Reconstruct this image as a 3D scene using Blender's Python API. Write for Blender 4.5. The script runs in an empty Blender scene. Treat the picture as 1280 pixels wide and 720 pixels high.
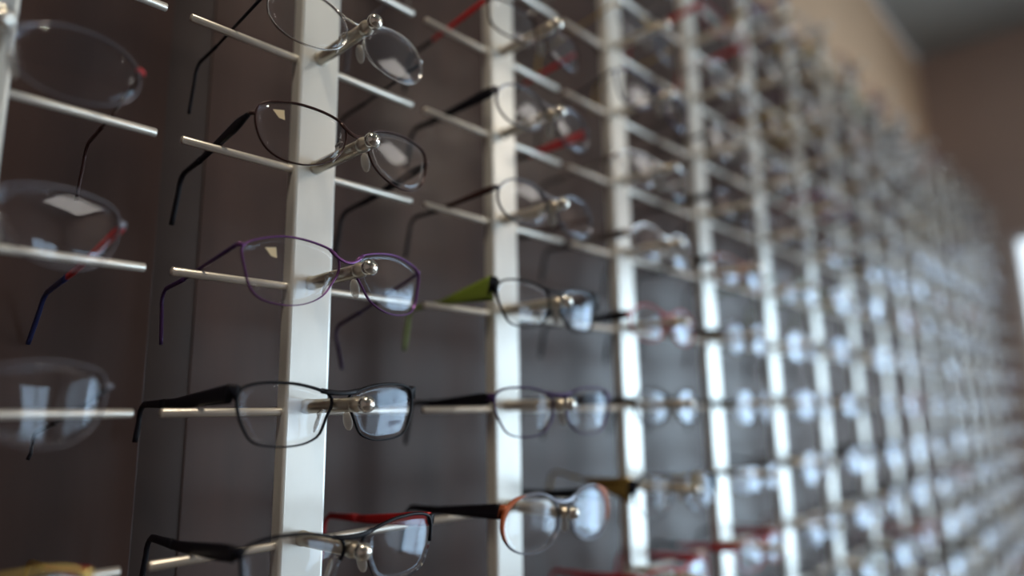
import bpy, bmesh, math, random
from mathutils import Vector, Matrix

SC = bpy.context.scene
COL = SC.collection
PI = math.pi
Z0 = 1.25            # height of the eye-level row above the floor
S = 0.2              # spacing of the uprights
H = 0.087            # spacing of the rows

# ------------------------------------------------------------------ camera, light, exposure
cam_r = Vector((0.68929029, -0.72429959, -0.01640121))
cam_u = Vector((-0.12107822, -0.13748685, 0.9830755))
cam_f = Vector((0.71429613, 0.67563856, 0.18246526))
cam_p = Vector((-0.2372 * S, -2.1511 * S, -0.0355 * S + Z0))
FPX = 844.5
cd = bpy.data.cameras.new('camera')
cd.sensor_width = 36.0
cd.lens = FPX / 1280 * 36.0
cd.clip_start = 0.01
cd.dof.use_dof = True
cd.dof.focus_distance = 0.452
cd.dof.aperture_fstop = cd.lens / 17.5
cam = bpy.data.objects.new('camera', cd)
COL.objects.link(cam)
cam.matrix_world = Matrix(((cam_r.x, cam_u.x, -cam_f.x, cam_p.x),
                           (cam_r.y, cam_u.y, -cam_f.y, cam_p.y),
                           (cam_r.z, cam_u.z, -cam_f.z, cam_p.z), (0, 0, 0, 1)))
SC.camera = cam

SC.view_settings.view_transform = 'Standard'
SC.view_settings.look = 'None'
SC.view_settings.gamma = 1.0
SC.view_settings.use_curve_mapping = False
SC.view_settings.exposure = 0.08
SC.cycles.transparent_max_bounces = 48
SC.cycles.max_bounces = 8
SC.cycles.caustics_reflective = False
SC.cycles.caustics_refractive = False

# room extents
XL, XR, YF, YB, ZC = -2.2, 3.14, -3.6, 0.122, Z0 + 1.47

w = bpy.data.worlds.new('world')
SC.world = w
w.use_nodes = True
w.node_tree.nodes['Background'].inputs[0].default_value = (0.80, 0.90, 1.0, 1)
w.node_tree.nodes['Background'].inputs[1].default_value = 2.0

def area(name, loc, aim, sx, sy, power, color):
    l = bpy.data.lights.new(name, 'AREA')
    l.shape = 'RECTANGLE'; l.size = sx; l.size_y = sy
    l.energy = power; l.color = color
    o = bpy.data.objects.new(name, l); COL.objects.link(o)
    o.location = loc
    o.rotation_euler = Vector(aim).to_track_quat('-Z', 'Y').to_euler()
    return o

# daylight just outside the windows of the shop front (three), and of the end wall
FWIN = [(1.95, 2.95)]
FWZ = (Z0 - 1.0, Z0 + 0.62)
for a, b in FWIN:
    area('daylight', ((a + b) / 2, YF - 0.16, (FWZ[0] + FWZ[1]) / 2), (0, 1, 0), b - a, FWZ[1] - FWZ[0], 16, (0.70, 0.86, 1.0))
EWY = (-3.1, -0.082)
EWZ = (Z0 - 0.85, Z0 + 0.645)
area('daylight', (XR + 0.16, (EWY[0] + EWY[1]) / 2, (EWZ[0] + EWZ[1]) / 2), (-1, 0, 0), EWZ[1] - EWZ[0], EWY[1] - EWY[0], 100, (0.62, 0.82, 1.0)).rotation_euler[2] += 0
LAMPS = [(0.95, -1.15), (-0.28, -0.42)]
for (x, y), pw in zip(LAMPS, (1.5, 7.5)):
    l = bpy.data.lights.new('downlight_glow', 'AREA'); l.shape = 'DISK'; l.size = 0.16
    l.energy = pw; l.color = (1.0, 0.85, 0.66); l.spread = math.radians(150)
    o = bpy.data.objects.new('downlight_glow', l); COL.objects.link(o)
    o.location = (x, y, ZC - 0.012)
FILL_PANEL = (2.4, -2.2)  # fill light added to brighten the tan wall and the end wall
area('fill_glow', (FILL_PANEL[0], FILL_PANEL[1], ZC - 0.03), (0, 0, -1), 1.10, 1.10, 19, (1.0, 0.84, 0.68))

# ------------------------------------------------------------------ materials
MATS = {}
def mat(name, color=(0.5, 0.5, 0.5), rough=0.5, metal=0.0, noise=None, bump=None, coat=0.0, spec=0.5):
    if name in MATS: return MATS[name]
    m = bpy.data.materials.new(name); m.use_nodes = True
    nt = m.node_tree; b = nt.nodes['Principled BSDF']
    b.inputs['Base Color'].default_value = (*color, 1)
    b.inputs['Roughness'].default_value = rough
    b.inputs['Metallic'].default_value = metal
    b.inputs['Specular IOR Level'].default_value = spec
    b.inputs['Coat Weight'].default_value = coat
    b.inputs['Coat Roughness'].default_value = 0.08
    if noise:
        scale, amt, stretch = noise
        tc = nt.nodes.new('ShaderNodeTexCoord'); mp = nt.nodes.new('ShaderNodeMapping')
        mp.inputs['Scale'].default_value = stretch
        n = nt.nodes.new('ShaderNodeTexNoise'); n.inputs['Scale'].default_value = scale
        n.inputs['Detail'].default_value = 6
        r = nt.nodes.new('ShaderNodeValToRGB')
        r.color_ramp.elements[0].position = 0.3; r.color_ramp.elements[1].position = 0.7
        r.color_ramp.elements[0].color = (*[c * (1 - amt) for c in color], 1)
        r.color_ramp.elements[1].color = (*[min(1, c * (1 + amt)) for c in color], 1)
        nt.links.new(tc.outputs['Object'], mp.inputs[0]); nt.links.new(mp.outputs[0], n.inputs['Vector'])
        nt.links.new(n.outputs['Fac'], r.inputs[0]); nt.links.new(r.outputs[0], b.inputs['Base Color'])
        mr = nt.nodes.new('ShaderNodeMapRange'); mr.inputs[3].default_value = rough * 0.85; mr.inputs[4].default_value = rough * 1.15
        nt.links.new(n.outputs['Fac'], mr.inputs[0]); nt.links.new(mr.outputs[0], b.inputs['Roughness'])
        if bump:
            bp = nt.nodes.new('ShaderNodeBump'); bp.inputs['Strength'].default_value = bump; bp.inputs['Distance'].default_value = 0.001
            nt.links.new(n.outputs['Fac'], bp.inputs['Height']); nt.links.new(bp.outputs[0], b.inputs['Normal'])
    MATS[name] = m
    return m

def thin_glass(name, tint=(1, 1, 1), f0=0.04, gloss=(1, 1, 1), rough=0.0):
    """thin clear sheet: passes light straight on, mirrors more towards grazing"""
    if name in MATS: return MATS[name]
    m = bpy.data.materials.new(name); m.use_nodes = True
    nt = m.node_tree; nt.nodes.remove(nt.nodes['Principled BSDF'])
    out = nt.nodes['Material Output']
    tr = nt.nodes.new('ShaderNodeBsdfTransparent'); tr.inputs[0].default_value = (*tint, 1)
    gl = nt.nodes.new('ShaderNodeBsdfGlossy'); gl.inputs['Color'].default_value = (*gloss, 1); gl.inputs['Roughness'].default_value = rough
    lw = nt.nodes.new('ShaderNodeLayerWeight'); lw.inputs[0].default_value = 0.5
    pw = nt.nodes.new('ShaderNodeMath'); pw.operation = 'POWER'; pw.inputs[1].default_value = 4.5
    ma = nt.nodes.new('ShaderNodeMath'); ma.operation = 'MULTIPLY_ADD'; ma.inputs[1].default_value = 0.8 - f0; ma.inputs[2].default_value = f0
    mx = nt.nodes.new('ShaderNodeMixShader')
    nt.links.new(lw.outputs['Facing'], pw.inputs[0]); nt.links.new(pw.outputs[0], ma.inputs[0])
    nt.links.new(ma.outputs[0], mx.inputs[0]); nt.links.new(tr.outputs[0], mx.inputs[1]); nt.links.new(gl.outputs[0], mx.inputs[2])
    nt.links.new(mx.outputs[0], out.inputs[0])
    MATS[name] = m
    return m

M_WOOD = mat('dark_wood', (0.066, 0.038, 0.032), 0.34, noise=(3.0, 0.30, (6, 6, 0.6)), bump=0.03, spec=0.38)
M_SEAM = mat('seam_wood', (0.042, 0.027, 0.024), 0.5)
M_BAR = mat('satin_aluminium', (0.82, 0.835, 0.80), 0.33, 0.4, noise=(40, 0.05, (1, 1, 0.3)))
M_ROD = mat('rod_metal', (0.82, 0.78, 0.70), 0.32, 0.6)
M_PEG = mat('peg_metal', (0.62, 0.56, 0.46), 0.30, 0.9)
M_BALL = mat('ball_metal', (0.80, 0.77, 0.70), 0.14, 1.0)
M_TAN = mat('tan_wall_paint', (0.62, 0.42, 0.27), 0.8, noise=(4, 0.05, (1, 1, 1)))
M_CEIL = mat('ceiling_paint', (0.30, 0.30, 0.28), 0.9, noise=(3, 0.06, (1, 1, 1)))
M_MAUVE = mat('mauve_wall_paint', (0.50, 0.39, 0.34), 0.8, noise=(4, 0.05, (1, 1, 1)))
M_FLOOR = mat('floor_tile', (0.13, 0.11, 0.105), 0.35, noise=(5, 0.1, (1, 1, 1)))
M_FRAME = mat('window_frame_paint', (0.75, 0.77, 0.78), 0.4)
M_PANE = thin_glass('window_glass', (0.97, 0.98, 0.98), 0.05)
M_LENS = thin_glass('lens_glass', (0.985, 0.985, 0.985), 0.022, (0.80, 0.88, 1.0))
M_PAD = mat('clear_silicone', (0.75, 0.72, 0.66), 0.25)
M_PAD.node_tree.nodes['Principled BSDF'].inputs['Alpha'].default_value = 0.55
M_SILVER = mat('silver_metal', (0.72, 0.71, 0.70), 0.22, 1.0)
M_STICK = mat('cream_sticker', (0.80, 0.66, 0.42), 0.6)
M_INK = mat('dark_blue_ink', (0.02, 0.02, 0.08), 0.5)

FRAMEC = {  # colour name -> (base, rough, metal)
    'black': ((0.005, 0.005, 0.009), 0.42, 0.0),
    'purple': ((0.14, 0.05, 0.17), 0.30, 0.5),
    'dark brown': ((0.05, 0.022, 0.020), 0.30, 0.3),
    'silver': ((0.70, 0.69, 0.68), 0.22, 1.0),
    'gunmetal': ((0.15, 0.15, 0.17), 0.28, 0.9),
    'red': ((0.50, 0.018, 0.022), 0.30, 0.1),
    'orange brown': ((0.42, 0.10, 0.03), 0.30, 0.3),
    'olive green': ((0.20, 0.28, 0.04), 0.35, 0.1),
    'gold': ((0.50, 0.34, 0.10), 0.28, 0.7),
    'dark purple': ((0.05, 0.02, 0.09), 0.30, 0.3),
    'clear grey': ((0.22, 0.21, 0.24), 0.20, 0.2),
    'navy blue': ((0.02, 0.03, 0.12), 0.30, 0.2),
}
def fmat(c):
    b, r, m = FRAMEC[c]
    return mat(c.replace(' ', '_') + '_frame', b, r, m, spec=0.2 if c == 'black' else 0.4)

# ------------------------------------------------------------------ mesh helpers
def link_obj(name, me, m=None, parent=None, loc=None):
    if isinstance(me, bmesh.types.BMesh):
        bmesh.ops.recalc_face_normals(me, faces=me.faces[:])
        d = bpy.data.meshes.new(name); me.to_mesh(d); me.free(); me = d
    if m and not me.materials: me.materials.append(m)
    o = bpy.data.objects.new(name, me); COL.objects.link(o)
    if parent: o.parent = parent
    if loc: o.location = loc
    return o

def empty(name, loc, label, cat, group=None):
    o = bpy.data.objects.new(name, None); COL.objects.link(o)
    o.empty_display_size = 0.01
    o.location = loc; o['label'] = label; o['category'] = cat
    if group: o['group'] = group
    return o

def box(bm, x0, x1, y0, y1, z0, z1, bev=0.0, seg=2):
    r = bmesh.ops.create_cube(bm, size=1.0)
    vs = r['verts']
    for v in vs:
        v.co = Vector((x0 + (v.co.x + .5) * (x1 - x0), y0 + (v.co.y + .5) * (y1 - y0), z0 + (v.co.z + .5) * (z1 - z0)))
    if bev:
        es = list({e for v in vs for e in v.link_edges})
        bmesh.ops.bevel(bm, geom=es, offset=bev, segments=seg, affect='EDGES', profile=0.5)

def smooth(me):
    for p in me.polygons: p.use_smooth = True

def lathe(bm, prof, axis='Y', n=24, c=(0, 0, 0)):
    rings = []
    for a, r in prof:
        ring = []
        if r < 1e-7:
            ring = [bm.verts.new(Vector((c[0], c[1] + a, c[2])) if axis == 'Y' else Vector((c[0] + a, c[1], c[2])))]
        else:
            for k in range(n):
                t = 2 * PI * k / n
                if axis == 'Y': ring.append(bm.verts.new((c[0] + r * math.cos(t), c[1] + a, c[2] + r * math.sin(t))))
                else: ring.append(bm.verts.new((c[0] + a, c[1] + r * math.cos(t), c[2] + r * math.sin(t))))
        rings.append(ring)
    for A, B in zip(rings, rings[1:]):
        if len(A) == 1 and len(B) == 1: continue
        for k in range(n):
            if len(A) == 1: bm.faces.new((A[0], B[k], B[(k + 1) % n]))
            elif len(B) == 1: bm.faces.new((A[k], A[(k + 1) % n], B[0]))
            else: bm.faces.new((A[k], A[(k + 1) % n], B[(k + 1) % n], B[k]))

def sweep(bm, pts, dims, side=None, closed=False, n=8):
    """tube with elliptical section: dims = [(half width along side, half height along the third axis)]; side = fixed side vector or None"""
    P = [Vector(p) for p in pts]; N = len(P); rings = []
    for i in range(N):
        a = P[(i - 1) % N] if (closed or i > 0) else P[0]
        b = P[(i + 1) % N] if (closed or i < N - 1) else P[-1]
        t = (b - a).normalized()
        sd = Vector(side) if side else Vector((0, 1, 0))
        sd = (sd - t * sd.dot(t)).normalized()
        up = t.cross(sd).normalized()
        w_, h_ = dims[i] if isinstance(dims, list) else dims
        ring = []
        for k in range(n):
            q = 2 * PI * (k + .5) / n
            cx, cz = math.cos(q), math.sin(q)
            ex = 0.6
            cx = math.copysign(abs(cx) ** ex, cx); cz = math.copysign(abs(cz) ** ex, cz)
            ring.append(bm.verts.new(P[i] + sd * (w_ * cx) + up * (h_ * cz)))
        rings.append(ring)
    m = N if closed else N - 1
    for i in range(m):
        A, B = rings[i], rings[(i + 1) % N]
        for k in range(n):
            bm.faces.new((A[k], A[(k + 1) % n], B[(k + 1) % n], B[k]))
    if not closed:
        bm.faces.new(rings[0][::-1]); bm.faces.new(rings[-1])

def to_mesh(bm, name, m, sm=True):
    bmesh.ops.recalc_face_normals(bm, faces=bm.faces[:])
    d = bpy.data.meshes.new(name); bm.to_mesh(d); bm.free()
    d.materials.append(m)
    if sm: smooth(d)
    return d

# ------------------------------------------------------------------ the room
def struct(name, bm, m):
    o = link_obj(name, bm, m); o['kind'] = 'structure'; return o
def boxes_obj(name, lst, m, bev=0.0):
    bm = bmesh.new()
    for b in lst: box(bm, *b, bev=bev)
    return struct(name, bm, m)
T = 0.12
boxes_obj('floor', [(XL, XR, YF, YB + 0.018, -0.05, 0)], M_FLOOR)
boxes_obj('ceiling', [(XL, XR, YF, YB + 0.018, ZC, ZC + 0.05)], M_CEIL)
boxes_obj('wall_back', [(XL, XR, YB + 0.019, YB + T, 0, ZC)], M_TAN)
boxes_obj('wall_left', [(XL - T, XL, YF, YB + T, 0, ZC)], M_MAUVE)
# end wall with its window opening
boxes_obj('wall_right', [(XR, XR + T, EWY[1], YB + T, 0, ZC), (XR, XR + T, YF, EWY[0], 0, ZC),
                         (XR, XR + T, EWY[0], EWY[1], 0, EWZ[0]), (XR, XR + T, EWY[0], EWY[1], EWZ[1], ZC)], M_MAUVE)
fb = []
xs = [XL] + [v for ab in FWIN for v in ab] + [XR]
for i in range(0, len(xs), 2): fb.append((xs[i], xs[i + 1], YF - T, YF, 0, ZC))
for a, b in FWIN:
    fb += [(a, b, YF - T, YF, 0, FWZ[0]), (a, b, YF - T, YF, FWZ[1], ZC)]
boxes_obj('wall_front', fb, M_MAUVE)
def window(n, horiz, a, b, z0, z1, pos):
    """frame of profiles with one mullion and two panes; horiz 'X' = lies in a wall along X"""
    e = bpy.data.objects.new('window_%d' % n, None); COL.objects.link(e); e['kind'] = 'structure'
    fw = 0.022; mid = (a + b) / 2
    L = [(a, a + fw, z0, z1), (b - fw, b, z0, z1), (a + fw, b - fw, z0, z0 + fw), (a + fw, b - fw, z1 - fw, z1), (mid - fw / 2, mid + fw / 2, z0 + fw, z1 - fw)]
    bm = bmesh.new()
    for (p, q, r, s) in L:
        if horiz == 'X': box(bm, p, q, pos - 0.07, pos - 0.02, r, s)
        else: box(bm, pos + 0.02, pos + 0.07, p, q, r, s)
    link_obj('window_frame', bm, M_FRAME, e)
    bm = bmesh.new()
    for p, q in ((a + fw, mid - fw / 2), (mid + fw / 2, b - fw)):
        if horiz == 'X': box(bm, p, q, pos - 0.047, pos - 0.043, z0 + fw, z1 - fw)
        else: box(bm, pos + 0.043, pos + 0.047, p, q, z0 + fw, z1 - fw)
    link_obj('window_pane', bm, M_PANE, e)
window(1, 'Y', EWY[0], EWY[1], EWZ[0], EWZ[1], XR)
for i, (a, b) in enumerate(FWIN): window(i + 2, 'X', a, b, FWZ[0], FWZ[1], YF)

# downlights in the ceiling
for i, (x, y) in enumerate(LAMPS):
    e = empty('downlight', (x, y, ZC), ['round recessed ceiling downlight above the near uprights', 'round recessed ceiling downlight left of the camera near the display'][i], 'ceiling light', 'recessed ceiling downlights')
    bm = bmesh.new()
    n = 32
    rr = [(0.068, 0.0), (0.072, -0.006), (0.088, -0.006), (0.092, 0.0)]
    rings = [[bm.verts.new((r * math.cos(2 * PI * k / n), r * math.sin(2 * PI * k / n), z)) for k in range(n)] for r, z in rr]
    for q in range(3):
        for k in range(n): bm.faces.new((rings[q][k], rings[q][(k + 1) % n], rings[q + 1][(k + 1) % n], rings[q + 1][k]))
    link_obj('trim_ring', bm, M_FRAME, e)

e = empty('added_fill_panel', (FILL_PANEL[0], FILL_PANEL[1], ZC), 'added square fill light panel, unseen, brightening the far end of the room', 'ceiling light')  # unseen housing added around the fill light
bm = bmesh.new()
for q in ((-0.59, 0.59, -0.59, -0.56), (-0.59, 0.59, 0.56, 0.59), (-0.59, -0.56, -0.56, 0.56), (0.56, 0.59, -0.56, 0.56)): box(bm, *q, -0.035, -0.0005, 0.001)
link_obj('fill_frame', bm, M_FRAME, e)
bm = bmesh.new(); box(bm, -0.56, 0.56, -0.56, 0.56, -0.022, -0.018)
link_obj('fill_diffuser', bm, M_FRAME, e)

# dark wooden boards behind the uprights, a recessed darker strip between them
SEAM = (0.133, 0.166)
PT = Z0 + 0.925
PBOT = Z0 - 0.86
for (a, b, lb) in ((XL + 0.3, SEAM[0], 'dark brown wooden back panel behind the leftmost upright'),
                   (SEAM[1], XR - 0.002, 'long dark brown wooden back panel running to the bright window')):
    bm = bmesh.new(); box(bm, a, b, YB, YB + 0.018, PBOT, PT, 0.0004)
    o = link_obj('back_panel', bm, M_WOOD); o['label'] = lb; o['category'] = 'wall panel'
bm = bmesh.new(); box(bm, SEAM[0], SEAM[1], YB + 0.0012, YB + 0.018, PBOT, PT)
o = struct('trim_1', bm, M_SEAM)

# ------------------------------------------------------------------ uprights with pegs and crossbars
ROWS = list(range(-8, 9))
def ordinal(n):
    return ['first', 'second', 'third', 'fourth', 'fifth', 'sixth', 'seventh', 'eighth', 'ninth', 'tenth', 'eleventh', 'twelfth', 'thirteenth', 'fourteenth', 'fifteenth', 'sixteenth'][n]
BW, BD = 0.0165, 0.013
BAR_TOP, BAR_BOT = 9.0 * H, -8.7 * H
ROD_Y, ROD_Z, ROD_R, ROD_L = 0.007, -0.0034, 0.0028, 0.0934
bm = bmesh.new(); box(bm, -BW, BW, 0, BD, BAR_BOT, BAR_TOP, 0.0022, 3)
me_bar = to_mesh(bm, 'bar_profile', M_BAR, False)
bm = bmesh.new()
lathe(bm, [(-ROD_L, 0), (-ROD_L, ROD_R * .8), (-ROD_L + .0006, ROD_R), (ROD_L - .0006, ROD_R), (ROD_L, ROD_R * .8), (ROD_L, 0)], 'X', 16)
me_rod = to_mesh(bm, 'support_rod', M_ROD)
bm = bmesh.new()
prof = [(0.001, 0.0), (0.001, 0.0052), (-0.0012, 0.0052), (-0.0022, 0.0048), (-0.0545, 0.0046), (-0.0555, 0.0039), (-0.0565, 0.0044), (-0.0580, 0.0051), (-0.0600, 0.0053), (-0.0620, 0.0051), (-0.0640, 0.0042), (-0.0655, 0.0032), (-0.0665, 0.0028), (-0.0665, 0)]
lathe(bm, prof, 'Y', 20)
me_peg = to_mesh(bm, 'nose_peg', M_PEG)
bm = bmesh.new(); bmesh.ops.create_uvsphere(bm, u_segments=20, v_segments=12, radius=0.0056)
me_ball = to_mesh(bm, 'ball_tip', M_BALL)
bm = bmesh.new(); box(bm, -0.009, 0.009, BD - 0.001, YB - 0.0003, -0.006, 0.006, 0.001)
me_brk = to_mesh(bm, 'wall_bracket', M_BAR, False)
for me in (me_bar,):
    pass
COLX = {c: c * S for c in range(0, 16)}
COLX[0] = -0.0028; COLX[1] = 0.1992
NCOL = 15
BARL = {0: 'satin metal display upright at the left edge, mostly out of frame',
        1: 'widest sharp satin metal upright, in front of which the black rectangular glasses hang'}
for c in range(0, NCOL + 1):
    lb = BARL.get(c, 'white metal display upright, %s from the left, blurred, with pegs and crossbars' % ordinal(c))
    e = empty('display_upright', (COLX[c], 0, Z0), lb, 'display upright', 'metal display uprights along the wall')
    link_obj('bar', me_bar, None, e)
    for z in (BAR_TOP - 0.03, BAR_BOT + 0.03):
        link_obj('wall_bracket', me_brk, None, e, (0, 0, z))
    for r in ROWS:
        link_obj('support_rod', me_rod, None, e, (0, ROD_Y, r * H + ROD_Z))
        pg = link_obj('nose_peg', me_peg, None, e, (0, 0, r * H))
        link_obj('ball_tip', me_ball, None, pg, (0, -0.0705, 0))

# ------------------------------------------------------------------ eyeglasses
def superell(a, b, n, top=1.0, corner=0.0):
    out = []
    for i in range(24):
        t = i / 24 * 2 * PI - PI
        c_, s_ = abs(math.cos(t)), abs(math.sin(t))
        r = ((c_ / a) ** n + (s_ / b) ** n) ** (-1 / n)
        out.append(r * (1 + corner * math.sin(t) * math.cos(t)))
    return out
TRACED = {  # rim outlines in mm, from the nose side round the bottom
    'rect0': [(9.2, -4.8), (11.4, -9.5), (13.4, -14.3), (16.1, -18.6), (20.6, -21.3), (25.6, -23.0), (30.8, -23.9), (36.0, -24.2), (41.2, -24.1), (46.5, -23.7), (51.7, -22.9), (56.8, -21.4), (60.9, -18.3), (63.6, -13.8), (65.8, -9.1), (67.4, -4.1), (68.2, 1.1), (68.3, 6.2), (66.1, 10.7), (61.3, 12.7), (56.1, 13.7), (50.9, 14.2), (45.6, 14.3), (40.4, 14.1), (35.1, 13.8), (29.9, 13.1), (24.8, 12.1), (19.6, 10.9), (14.6, 9.4), (9.7, 7.8), (5.8, 4.5), (6.3, -0.6)],
    'cat1': [(8.6, -2.8), (11.8, -7.2), (14.9, -11.9), (18.5, -16.2), (23.1, -19.4), (28.1, -21.8), (33.5, -23.5), (39.0, -24.5), (44.5, -24.8), (50.1, -24.4), (55.6, -23.5), (61.0, -21.6), (65.2, -18.1), (67.8, -13.2), (69.3, -7.8), (70.6, -2.3), (71.7, 3.1), (72.0, 8.6), (68.3, 12.4), (63.2, 14.6), (57.8, 16.3), (52.5, 17.6), (46.9, 18.5), (41.4, 18.8), (35.8, 18.6), (30.2, 18.1), (24.6, 17.2), (19.2, 16.1), (13.8, 14.5), (8.9, 11.8), (5.6, 7.5), (5.9, 2.1)],
    'soft2': [(9.2, 0.3), (11.1, -4.4), (13.6, -8.8), (17.3, -12.4), (21.6, -15.1), (26.2, -17.3), (31.0, -18.9), (36.0, -20.0), (41.1, -20.1), (46.2, -19.7), (51.2, -18.6), (55.8, -16.4), (59.8, -13.3), (62.9, -9.2), (65.0, -4.7), (66.4, 0.2), (67.1, 5.3), (66.8, 10.4), (65.0, 15.1), (60.7, 17.8), (55.8, 19.2), (50.8, 20.0), (45.8, 20.6), (40.7, 20.9), (35.5, 20.6), (30.5, 20.1), (25.4, 19.4), (20.4, 18.3), (15.6, 16.8), (11.0, 14.4), (8.2, 10.2), (8.0, 5.3)],
    'soft0': [(5.5, -6.6), (7.3, -11.3), (9.7, -15.7), (12.9, -19.5), (16.8, -22.5), (21.4, -24.5), (26.4, -25.5), (31.4, -25.9), (36.4, -25.9), (41.3, -25.5), (46.2, -24.6), (50.8, -22.7), (54.3, -19.2), (56.8, -14.9), (59.1, -10.6), (61.1, -5.9), (62.1, -1.2), (62.4, 3.7), (61.1, 8.4), (57.2, 11.5), (52.4, 13.0), (47.5, 13.6), (42.5, 13.9), (37.5, 13.9), (32.5, 13.7), (27.5, 13.2), (22.5, 12.3), (17.8, 11.0), (13.0, 9.2), (8.7, 6.7), (5.2, 3.2), (4.6, -1.7)],
}
SHAPES = {  # radii in mm at 15 degree steps from the nose side (-180), x outwards; centre
    'rect0': (37.3, -5.0, [28.3, 26.1, 25.4, 23.3, 21.3, 20.0, 19.7, 20.2, 21.6, 24.4, 27.0, 28.2, 29.8, 31.9, 31.0, 26.5, 22.9, 20.2, 19.6, 19.6, 20.8, 23.2, 27.8, 31.0], 24, 1.0, 4.7, 0.8, 1.30),
    'cat1': (38.6, -3.0, [30.1, 26.6, 24.3, 23.0, 21.9, 21.4, 21.9, 22.8, 24.9, 27.6, 29.8, 31.0, 32.4, 33.6, 31.6, 27.4, 24.6, 22.8, 22.4, 22.6, 24.4, 27.5, 31.6, 33.0], 22, 1.0, 4.7, 1.9, 1.35),
    'soft2': (37.3, 0.3, [28.1, 26.1, 24.1, 22.2, 21.0, 20.4, 20.6, 21.3, 22.8, 24.6, 26.4, 27.7, 29.1, 30.6, 30.0, 26.9, 23.5, 21.6, 21.0, 21.2, 22.8, 25.3, 28.9, 29.6], 14, 1.0, -2.0, 0.9, 2.2),
    'panto': (39.6, -4.5, superell(32.0, 22.0, 2.15), 20, 1.0, 3.0, -0.4, 1.0),
    'soft0': (35.9, -6.0, [28.4, 26.9, 25.6, 23.9, 22.3, 21.0, 20.7, 21.4, 22.4, 23.2, 23.8, 24.8, 26.8, 28.8, 29.0, 27.0, 23.6, 21.5, 21.2, 21.4, 21.9, 24.3, 27.0, 28.8], 22, 1.0, -10, 0.4, 1.6),
    'oval': (35.5, -3.0, superell(28.5, 19.5, 2.15), 14, 1.0, 0, 0, 1.3),
    'rect': (35.5, -4.0, superell(28.5, 17.0, 3.4, corner=0.03), 20, 1.0, 0, 0, 1.3),
    'round': (34.5, -4.0, superell(24.5, 22.5, 2.1), 14, 1.0, 0, 0, 1.2),
    'square': (35.0, -5.0, superell(27.0, 20.0, 3.2, corner=0.02), 20, 1.0, 0, 0, 1.2),
}
NO = 48
def outline(shape):
    cx, cz, R, ha = SHAPES[shape][:4]
    if shape in TRACED:
        P = TRACED[shape]
        P = [(max(x, 6.8), z) for x, z in P]
        if shape == 'soft0': P = [(x + 0.6, z) for x, z in P]
    else:
        P = []
        for i in range(24):
            t = i / 24 * 2 * PI - PI
            P.append((cx + R[i] * math.cos(t), cz + R[i] * math.sin(t)))
    n = len(P); out = []
    for k in range(NO):
        u = k / NO * n; i = int(u); f = u - i
        p0, p1, p2, p3 = P[(i - 1) % n], P[i % n], P[(i + 1) % n], P[(i + 2) % n]
        q = [0.5 * ((2 * p1[j]) + (-p0[j] + p2[j]) * f + (2 * p0[j] - 5 * p1[j] + 4 * p2[j] - p3[j]) * f * f + (-p0[j] + 3 * p1[j] - 3 * p2[j] + p3[j]) * f ** 3) / 1000 for j in (0, 1)]
        t = math.atan2(q[1] - cz / 1000, q[0] - cx / 1000)
        out.append((q[0], q[1], t))
    return out

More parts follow.
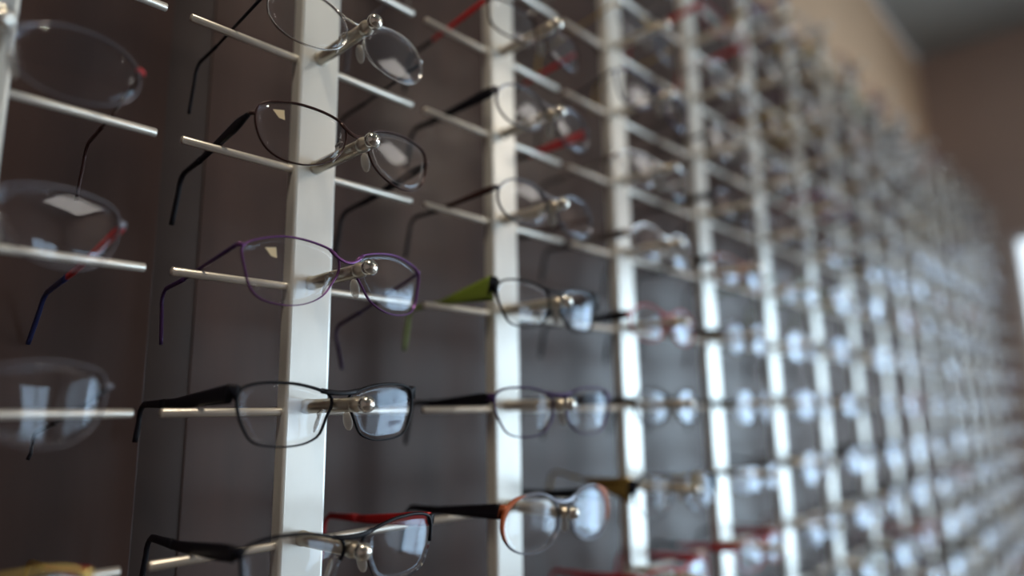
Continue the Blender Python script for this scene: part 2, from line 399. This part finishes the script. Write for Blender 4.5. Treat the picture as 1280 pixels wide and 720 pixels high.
CACHE = {}
def front_meshes(shape, rim, color, thick, wrap, ecolor=None, eh=0.0016):
    key = (shape, rim, color, thick, wrap, ecolor, eh)
    if key in CACHE: return CACHE[key]
    O = outline(shape)
    cx, cz = SHAPES[shape][0] / 1000, SHAPES[shape][1] / 1000
    Y = lambda x: wrap * x * x
    bm = bmesh.new()
    ha = math.radians(SHAPES[shape][3])
    ends = []
    for s in (1, -1):
        eb = bmesh.new()
        pts = [(s * x, Y(x), z) for x, z, t in O]
        if rim == 'full':
            dims = [(0.0009 + 0.0002 * thick, 0.00045 * thick * (1.0 + 0.25 * math.tanh(3 * math.sin(t)))) for x, z, t in O]
            sweep(bm, pts, dims, closed=True)
        elif rim == 'half':
            idx = sorted([k for k in range(NO) if math.sin(O[k][2]) > -0.08], key=lambda k: (O[k][2] + 0.5) % (2 * PI))
            sweep(bm, [pts[k] for k in idx], (0.0012, 0.00065 * thick))
            idx = [k for k in range(NO) if math.sin(O[k][2]) <= -0.05]
            sweep(bm, [pts[k] for k in idx], (0.0004, 0.0002), n=6)
        # end piece from the rim to the hinge
        k = min(range(NO), key=lambda q: abs(O[q][2] - ha))
        x, z, t = O[k]
        yh = Y(x)
        sweep(eb, [(s * (x - 0.0008), yh, z), (s * (x + 0.0012), yh + 0.0003, z + 0.0004), (s * (x + 0.0027), yh + 0.0020, z + 0.0002), (s * (x + 0.0030), yh + 0.0038, z)],
              [(0.0011, eh * 0.75), (0.0012, eh * 0.9), (0.0011, eh), (0.0010, eh)], side=(0.3 * s, 1, 0))
        if rim == 'rimless':
            sweep(eb, [(s * (x - 0.005), yh - 0.0016, z), (s * (x - 0.001), yh - 0.0012, z), (s * (x + 0.0022), yh + 0.0004, z)], (0.0006, 0.0011))
        if ecolor and rim == 'full' and eh > 0.004:
            idx = [q for q in range(NO) if math.radians(-25) < O[q][2] < math.radians(75)]
            sweep(eb, [pts[q] for q in idx], [(0.0015, 0.0004 + 0.0021 * math.sin(PI * (i_ + 0.6) / (len(idx) + 0.4)) ** 1.5) for i_ in range(len(idx))])
        ends.append(to_mesh(eb, 'end_piece', fmat(ecolor or color)))
        hinge = (x + 0.0030, yh + 0.0030, z)
    # bridge
    kb = min(range(NO), key=lambda q: abs(O[q][2] - math.radians(146)))
    xb, zb, _ = O[kb]
    if rim == 'rimless': xb += 0.003
    n = 9; pts = []
    zt = 0.0060 + 0.00100 * thick
    for i in range(n):
        u = i / (n - 1) * 2 - 1
        pts.append((xb * u, Y(xb * u) - 0.0012 * (1 - u * u), zt + (zb - zt) * u * u))
    sweep(bm, pts, (0.0010, 0.0010 * thick))
    me_f = to_mesh(bm, 'frame_front', fmat(color))
    # lenses
    lens = []
    for s in (1, -1):
        bm = bmesh.new(); lay = []
        for off in (0.0, 0.0013):
            rings = []
            for q in (1.0, 0.8, 0.6, 0.4, 0.2):
                sc = q * 0.992
                rings.append([bm.verts.new((s * (cx + (x - cx) * sc), Y(cx + (x - cx) * sc) - 0.0012 * (1 - q * q) + off - 0.0006, cz + (z - cz) * sc)) for x, z, t in O])
            ctr = bm.verts.new((s * cx, Y(cx) - 0.0012 + off - 0.0006, cz))
            for A, B in zip(rings, rings[1:]):
                for k in range(NO): bm.faces.new((A[k], A[(k + 1) % NO], B[(k + 1) % NO], B[k]))
            for k in range(NO): bm.faces.new((rings[-1][k], rings[-1][(k + 1) % NO], ctr))
            lay.append(rings[0])
        for k in range(NO): bm.faces.new((lay[0][k], lay[0][(k + 1) % NO], lay[1][(k + 1) % NO], lay[1][k]))
        lens.append(to_mesh(bm, 'lens', M_LENS))
    # nose pads with their wire arms
    pads = []
    for s in (1, -1):
        kp = min(range(NO), key=lambda q: abs(O[q][2] - math.radians(-172)))
        xp, zp, _ = O[kp]
        bm = bmesh.new()
        r = bmesh.ops.create_uvsphere(bm, u_segments=14, v_segments=8, radius=1.0)
        mt = Matrix.Translation((s * (xp + 0.0014), 0.0075, zp - 0.0025)) @ Matrix.Rotation(s * 0.45, 4, 'Z') @ Matrix.Rotation(-s * 0.30, 4, 'Y') @ Matrix.Diagonal((0.0013, 0.0036, 0.0068, 1))
        bmesh.ops.transform(bm, matrix=mt, verts=r['verts'])
        pm = to_mesh(bm, 'nose_pad', M_PAD)
        bm = bmesh.new()
        sweep(bm, [(s * xp, Y(xp), zp + 0.0045), (s * (xp + 0.001), 0.003, zp + 0.0055), (s * (xp + 0.0022), 0.0065, zp + 0.003), (s * (xp + 0.0006), 0.0075, zp)], (0.00045, 0.00045), n=6, side=(1, 0, 0))
        pads.append((pm, to_mesh(bm, 'pad_arm', M_SILVER)))
    CACHE[key] = (me_f, lens, pads, hinge, ends)
    return CACHE[key]

TS = {'thin': (0.0014, 0.0014, 0.02, 0.0010, 0.0008), 'medium': (0.0028, 0.0030, 0.02, 0.0016, 0.0011),
      'wide': (0.0046, 0.0050, 0.015, 0.0022, 0.0013), 'broad': (0.0060, 0.0060, 0.004, 0.0022, 0.0013),
      'paddle': (0.0012, 0.0042, 0.022, 0.0015, 0.0014), 'wedge': (0.0110, 0.0105, 0.004, 0.0018, 0.0013), 'sail': (0.0130, 0.0125, 0.004, 0.0012, 0.0013)}
def temple_half(style, L, y):
    """half height of an arm at distance y behind its hinge"""
    h0, hm, ym, h1, th = TS[style]
    if y < ym: return h0 + (hm - h0) * math.sin(y / ym * PI / 2)
    return hm + (h1 - hm) * min(1, (y - ym) / (L * (0.85 if style not in ('wedge', 'sail') else 0.62) - ym))
def temple_meshes(style, color, tip, L=0.112, drop=0.034, lean=0.20):
    key = ('T', style, color, tip, round(L, 3), round(drop, 3), round(lean, 2))
    if key in CACHE: return CACHE[key]
    th = TS[style][4]
    slope = 0.0
    hh = lambda y: temple_half(style, L, y)
    NS = 16
    zc = lambda y: 0.0 if y < 0.075 else 0.06 * (y - 0.075)
    ys = [L * 0.72 * i / NS for i in range(NS + 1)]
    bm = bmesh.new()
    sweep(bm, [(0, y, zc(y)) for y in ys], [(th, hh(y)) for y in ys], side=(1, 0, 0))
    m1 = to_mesh(bm, 'temple', fmat(color))
    pts = []; dm = []
    for i in range(5):
        y = L * 0.66 + (L * 0.94 - L * 0.66) * i / 4; pts.append((0, y, zc(y))); dm.append((th * 1.15, max(hh(y), 0.0014) * 1.12))
    y1 = L * 0.94; z1 = zc(y1)
    for i in range(1, 5):
        a = i / 4; ang = 0.06 + (-(PI / 2 - lean) - 0.06) * a
        p = pts[-1]; st = 0.0042
        pts.append((0, p[1] + st * math.cos(ang), p[2] + st * math.sin(ang))); dm.append((th * 1.2, 0.0017))
    for i in range(1, 6):
        p = pts[-1]; st = (drop - 0.008) / 5
        pts.append((-0.0003 * i, p[1] + st * math.sin(lean), p[2] - st * math.cos(lean))); dm.append((th * 1.25, 0.0017 + 0.0004 * (1 if i < 5 else -1)))
    bm = bmesh.new(); sweep(bm, pts, dm, side=(1, 0, 0))
    m2 = to_mesh(bm, 'temple_tip', fmat(tip))
    CACHE[key] = (m1, m2)
    return CACHE[key]

FRONTNAME = {'full': 'full-rim', 'half': 'half-rim', 'rimless': 'rimless'}
def glasses(c, r, shape='oval', rim='full', color='black', tcolor=None, tip='black', tstyle='medium', thick=1.5,
            y=-0.050, psi=None, rho=None, wrap=None, label=None, inner=None, L=0.112, lean=0.2, dz=0.0, dx=0.0, sticker=False, ink=False, drop=0.034, ecolor=None, itip=None):
    sh = SHAPES[shape]
    psi = math.radians(sh[5] if psi is None else psi); rho = math.radians(sh[6] if rho is None else rho)
    wrap = sh[7] if wrap is None else wrap
    tcolor = tcolor or color
    me_f, lens, pads, hinge, ends = front_meshes(shape, rim, color, thick, round(wrap, 2), ecolor, max(0.0014, TS[tstyle][0] * 0.92))
    e = empty('eyeglasses', (COLX[c] + dx, y, Z0 + r * H + dz), label, 'eyeglasses', 'eyeglasses hanging on the display pegs')
    # yaw about z then roll about the front axis
    e.rotation_euler = (Matrix.Rotation(psi, 3, 'Z') @ Matrix.Rotation(-rho, 3, 'Y')).to_euler()
    link_obj('frame_front', me_f, None, e)
    for l in lens: link_obj('lens', l, None, e)
    for m in ends:
        o = link_obj('end_piece', m, None, e)
        if ecolor: o['label'] = ecolor + ' end piece'
    for pm, am in pads:
        p = link_obj('nose_pad', pm, None, e); link_obj('pad_arm', am, None, p)
    hx, hy, hz = hinge
    for s in (1, -1):
        # the arm lies on the crossbar behind it
        ydist = (ROD_Y - y) - (hy + s * hx * math.sin(psi))
        wz = hz * math.cos(rho) + s * hx * math.sin(rho) + dz
        half = temple_half(tstyle, L, ydist) + (0.0016 if ydist > L * 0.6 else 0)
        pit = math.atan((ROD_Z + ROD_R + half + 0.0004 - wz) / max(ydist, 0.02))
        tc = inner if (inner and s == 1) else tcolor
        m1, m2 = temple_meshes(tstyle, tc, (itip or tip) if s == 1 else tip, L, drop, lean)
        t = link_obj('temple', m1, None, e, (s * hx, hy, hz))
        t.rotation_euler = (max(-0.30, min(0.3, pit)), 0, s * math.radians(1.0) - psi * 0.6)
        link_obj('temple_tip', m2, None, t)
        if tc != color: t['label'] = tc + ' temple arm'
    if sticker:
        O = outline(shape); cx, cz = sh[0] / 1000, sh[1] / 1000
        bm = bmesh.new()
        px, pz = -(cx + 0.017), cz + 0.010
        yy = wrap * px * px - 0.0016
        q = [(-0.0035, 0.0028), (0.0034, 0.0036), (0.0040, -0.0030), (0.0004, -0.0022)]
        A = [bm.verts.new((px + a, yy + 2 * wrap * px * a, pz + b)) for a, b in q]
        B = [bm.verts.new((px + a, yy + 2 * wrap * px * a + 0.0002, pz + b)) for a, b in q]
        bm.faces.new(A); bm.faces.new(B[::-1])
        for k in range(4): bm.faces.new((A[k], A[(k + 1) % 4], B[(k + 1) % 4], B[k]))
        st = link_obj('sticker', bm, M_STICK, e)
    if ink:
        # small illegible script mark printed on the lens
        cx, cz = sh[0] / 1000, sh[1] / 1000
        bm = bmesh.new(); pts = []
        for i in range(60):
            u = i / 59; x = cx + 0.004 + 0.013 * u
            amp = 0.0014 if u > 0.22 else 0.0024
            z = cz - 0.0085 + amp * math.sin(u * 2 * PI * 4.6 + 0.6) + 0.0012 * u
            pts.append((x + 0.5 * (z - cz + 0.0085), wrap * x * x - 0.0019, z))
        sweep(bm, pts, (0.0001, 0.00022), n=6)
        link_obj('lens_marking', bm, M_INK, e)
    return e

def lev(r):
    n = ['', 'one row', 'two rows', 'three rows', 'four rows', 'five rows', 'six rows', 'seven rows', 'eight rows']
    if r == 0: return 'in the level row'
    return '%s %s the level row' % (n[abs(r)], 'above' if r > 0 else 'below')

HERO = {
 (0, -1): dict(shape='rect', color='gold', tcolor='gold', tip='gold', tstyle='medium', thick=2.0, inner='red', label='blurred gold eyeglasses low in the bottom left corner'),
 (0, 0): dict(shape='soft2', rim='full', color='clear grey', tcolor='black', tstyle='thin', psi=3, thick=0.6, L=0.135, drop=0.012, label='faint clear-rimmed oval eyeglasses, blurred, left edge of the level row'),
 (0, 1): dict(shape='soft2', color='clear grey', tcolor='navy blue', inner='red', tip='navy blue', tstyle='medium', thick=0.8, psi=5, L=0.132, lean=0.75, label='pale oval eyeglasses with red arm seen through the lens, at left edge'),
 (0, 2): dict(shape='oval', color='clear grey', tcolor='dark brown', ecolor='red', tip='dark brown', tstyle='thin', thick=0.8, psi=-8, L=0.12, label='blurred clear-rimmed eyeglasses with red hinge, upper left corner'),
 (1, 3): dict(shape='oval', rim='full', color='silver', tcolor='black', tip='black', tstyle='thin', thick=0.8, y=-0.047, rho=1.0, L=0.112, dz=0.001, label='thin silver oval eyeglasses cut by the top edge, on the sharp upright'),
 (1, 2): dict(shape='soft2', color='dark brown', tcolor='black', tip='black', tstyle='paddle', thick=1.35, y=-0.052, L=0.118, lean=0.35, sticker=True, label='thin dark brown oval eyeglasses with thick black arm, on the sharp upright'),
 (1, 1): dict(shape='cat1', color='purple', tcolor='dark purple', tip='dark purple', tstyle='thin', thick=1.15, y=-0.045, L=0.112, lean=-0.08, sticker=True, label='purple metal eyeglasses with upswept top rim, on the sharp upright'),
 (1, 0): dict(shape='rect0', color='black', tcolor='black', tip='black', tstyle='broad', thick=1.7, y=-0.041, L=0.142, lean=0.1, drop=0.022, ink=True, label='black rectangular full-rim eyeglasses with broad arms, sharpest pair in the picture'),
 (1, -1): dict(shape='rect0', rim='half', color='black', tcolor='black', inner='red', itip='red', tip='black', tstyle='wide', thick=1.6, y=-0.060, psi=2, rho=0.5, L=0.130, label='black half-rim eyeglasses with red arm, at the bottom edge'),
 (2, 4): dict(shape='rect', color='dark brown', tcolor='red', tstyle='medium', label='dark eyeglasses with red arms at the top of the second sharpest upright'),
 (2, 3): dict(shape='oval', color='gunmetal', tcolor='black', inner='red', tstyle='wide', thick=1.4, y=-0.058, label='grey eyeglasses with one red arm, %s, third upright' % lev(3)),
 (2, 2): dict(shape='oval', color='gunmetal', tcolor='dark brown', tstyle='medium', thick=1.5, y=-0.058, label='thin grey oval eyeglasses with brown arms, just above the olive green pair'),
 (2, 1): dict(shape='soft0', color='black', tcolor='olive green', tip='olive green', inner='black', tstyle='wedge', thick=1.4, y=-0.058, psi=-2, dz=0.002, label='eyeglasses with broad olive green arm and thin black rims'),
 (2, 0): dict(shape='soft0', color='dark purple', tcolor='black', tstyle='wide', thick=1.6, y=-0.060, label='dark purple eyeglasses with black arms, right of the black rectangular pair'),
 (2, -1): dict(shape='panto', color='gunmetal', ecolor='orange brown', tcolor='black', tip='black', tstyle='broad', thick=2.1, y=-0.062, label='round grey eyeglasses with orange-brown corners and black arms, near bottom centre'),
 (3, -1): dict(shape='round', color='gunmetal', tcolor='gold', ecolor='black', tip='gold', tstyle='sail', thick=1.4, psi=-13, y=-0.052, label='round thin grey eyeglasses with mustard gold wedge-shaped arms'),
 (3, 1): dict(shape='oval', color='red', tcolor='black', inner='red', tstyle='wide', label='red eyeglasses with black left arm, right of the olive green pair'),
 (3, 0): dict(shape='oval', color='black', tcolor='black', tstyle='medium', label='thin black oval eyeglasses, fourth upright, %s' % lev(0)),
 (3, -2): dict(shape='rect', color='red', tcolor='red', tip='red', tstyle='wide', label='red eyeglasses at bottom edge, fourth upright from left'),
 (4, -2): dict(shape='rect', color='red', tcolor='red', tip='black', tstyle='wide', label='red eyeglasses low down, fifth upright from left, bottom edge'),
}
def project(x, y, z):
    d = Vector((x, y, z)) - cam_p
    zz = d.dot(cam_f)
    if zz < 0.02: return None
    return 640 + FPX * d.dot(cam_r) / zz, 360 - FPX * d.dot(cam_u) / zz

random.seed(11)
KINDS = ['oval', 'rect', 'round', 'square', 'soft2', 'rect0', 'cat1', 'soft0', 'panto']
KN = {'oval': 'oval', 'rect': 'narrow rectangular', 'round': 'round', 'square': 'squarish', 'soft2': 'oval', 'rect0': 'rectangular', 'cat1': 'upswept', 'soft0': 'small oval', 'panto': 'round'}
CW = [('black', 7), ('gunmetal', 6), ('silver', 7), ('dark brown', 4), ('red', 2), ('gold', 3), ('purple', 2), ('navy blue', 2), ('clear grey', 4), ('orange brown', 1), ('olive green', 1)]
POOL = [c for c, n in CW for _ in range(n)]
for c in range(0, NCOL + 1):
    for r in ROWS:
        kw = HERO.get((c, r))
        sh = random.choice(KINDS); col = random.choice(POOL); rim = random.choices(['full', 'half', 'rimless'], [6, 2, 2])[0]
        ts = random.choices(['thin', 'medium', 'wide'], [3, 4, 2])[0]
        tc = random.choice(POOL) if random.random() < .45 else col
        ps = random.uniform(-5, 5); ro = random.uniform(-1.5, 1.5); jy = random.uniform(-0.060, -0.048)
        if kw is None:
            pr = [project(COLX[c] + dx, y_, Z0 + r * H + dz) for dx in (-0.068, 0.068) for dz in (-0.02, 0.015) for y_ in (-0.05, 0.06)]
            pr = [p for p in pr if p]
            if not pr: continue
            if max(p[0] for p in pr) < 0 or min(p[0] for p in pr) > 1280 or max(p[1] for p in pr) < 8 or min(p[1] for p in pr) > 712: continue
            if c == 0: continue
            lb = '%s %s %s eyeglasses, %s upright from left, %s' % (col, KN[sh], FRONTNAME[rim], ordinal(c), lev(r))
            kw = dict(shape=sh, rim=rim, color=col, tcolor=tc, tip=random.choice([tc, 'black']), tstyle=ts, psi=ps, rho=ro, y=jy, thick=random.choice([1.0, 1.3, 1.7]), label=lb)
        glasses(c, r, **kw)
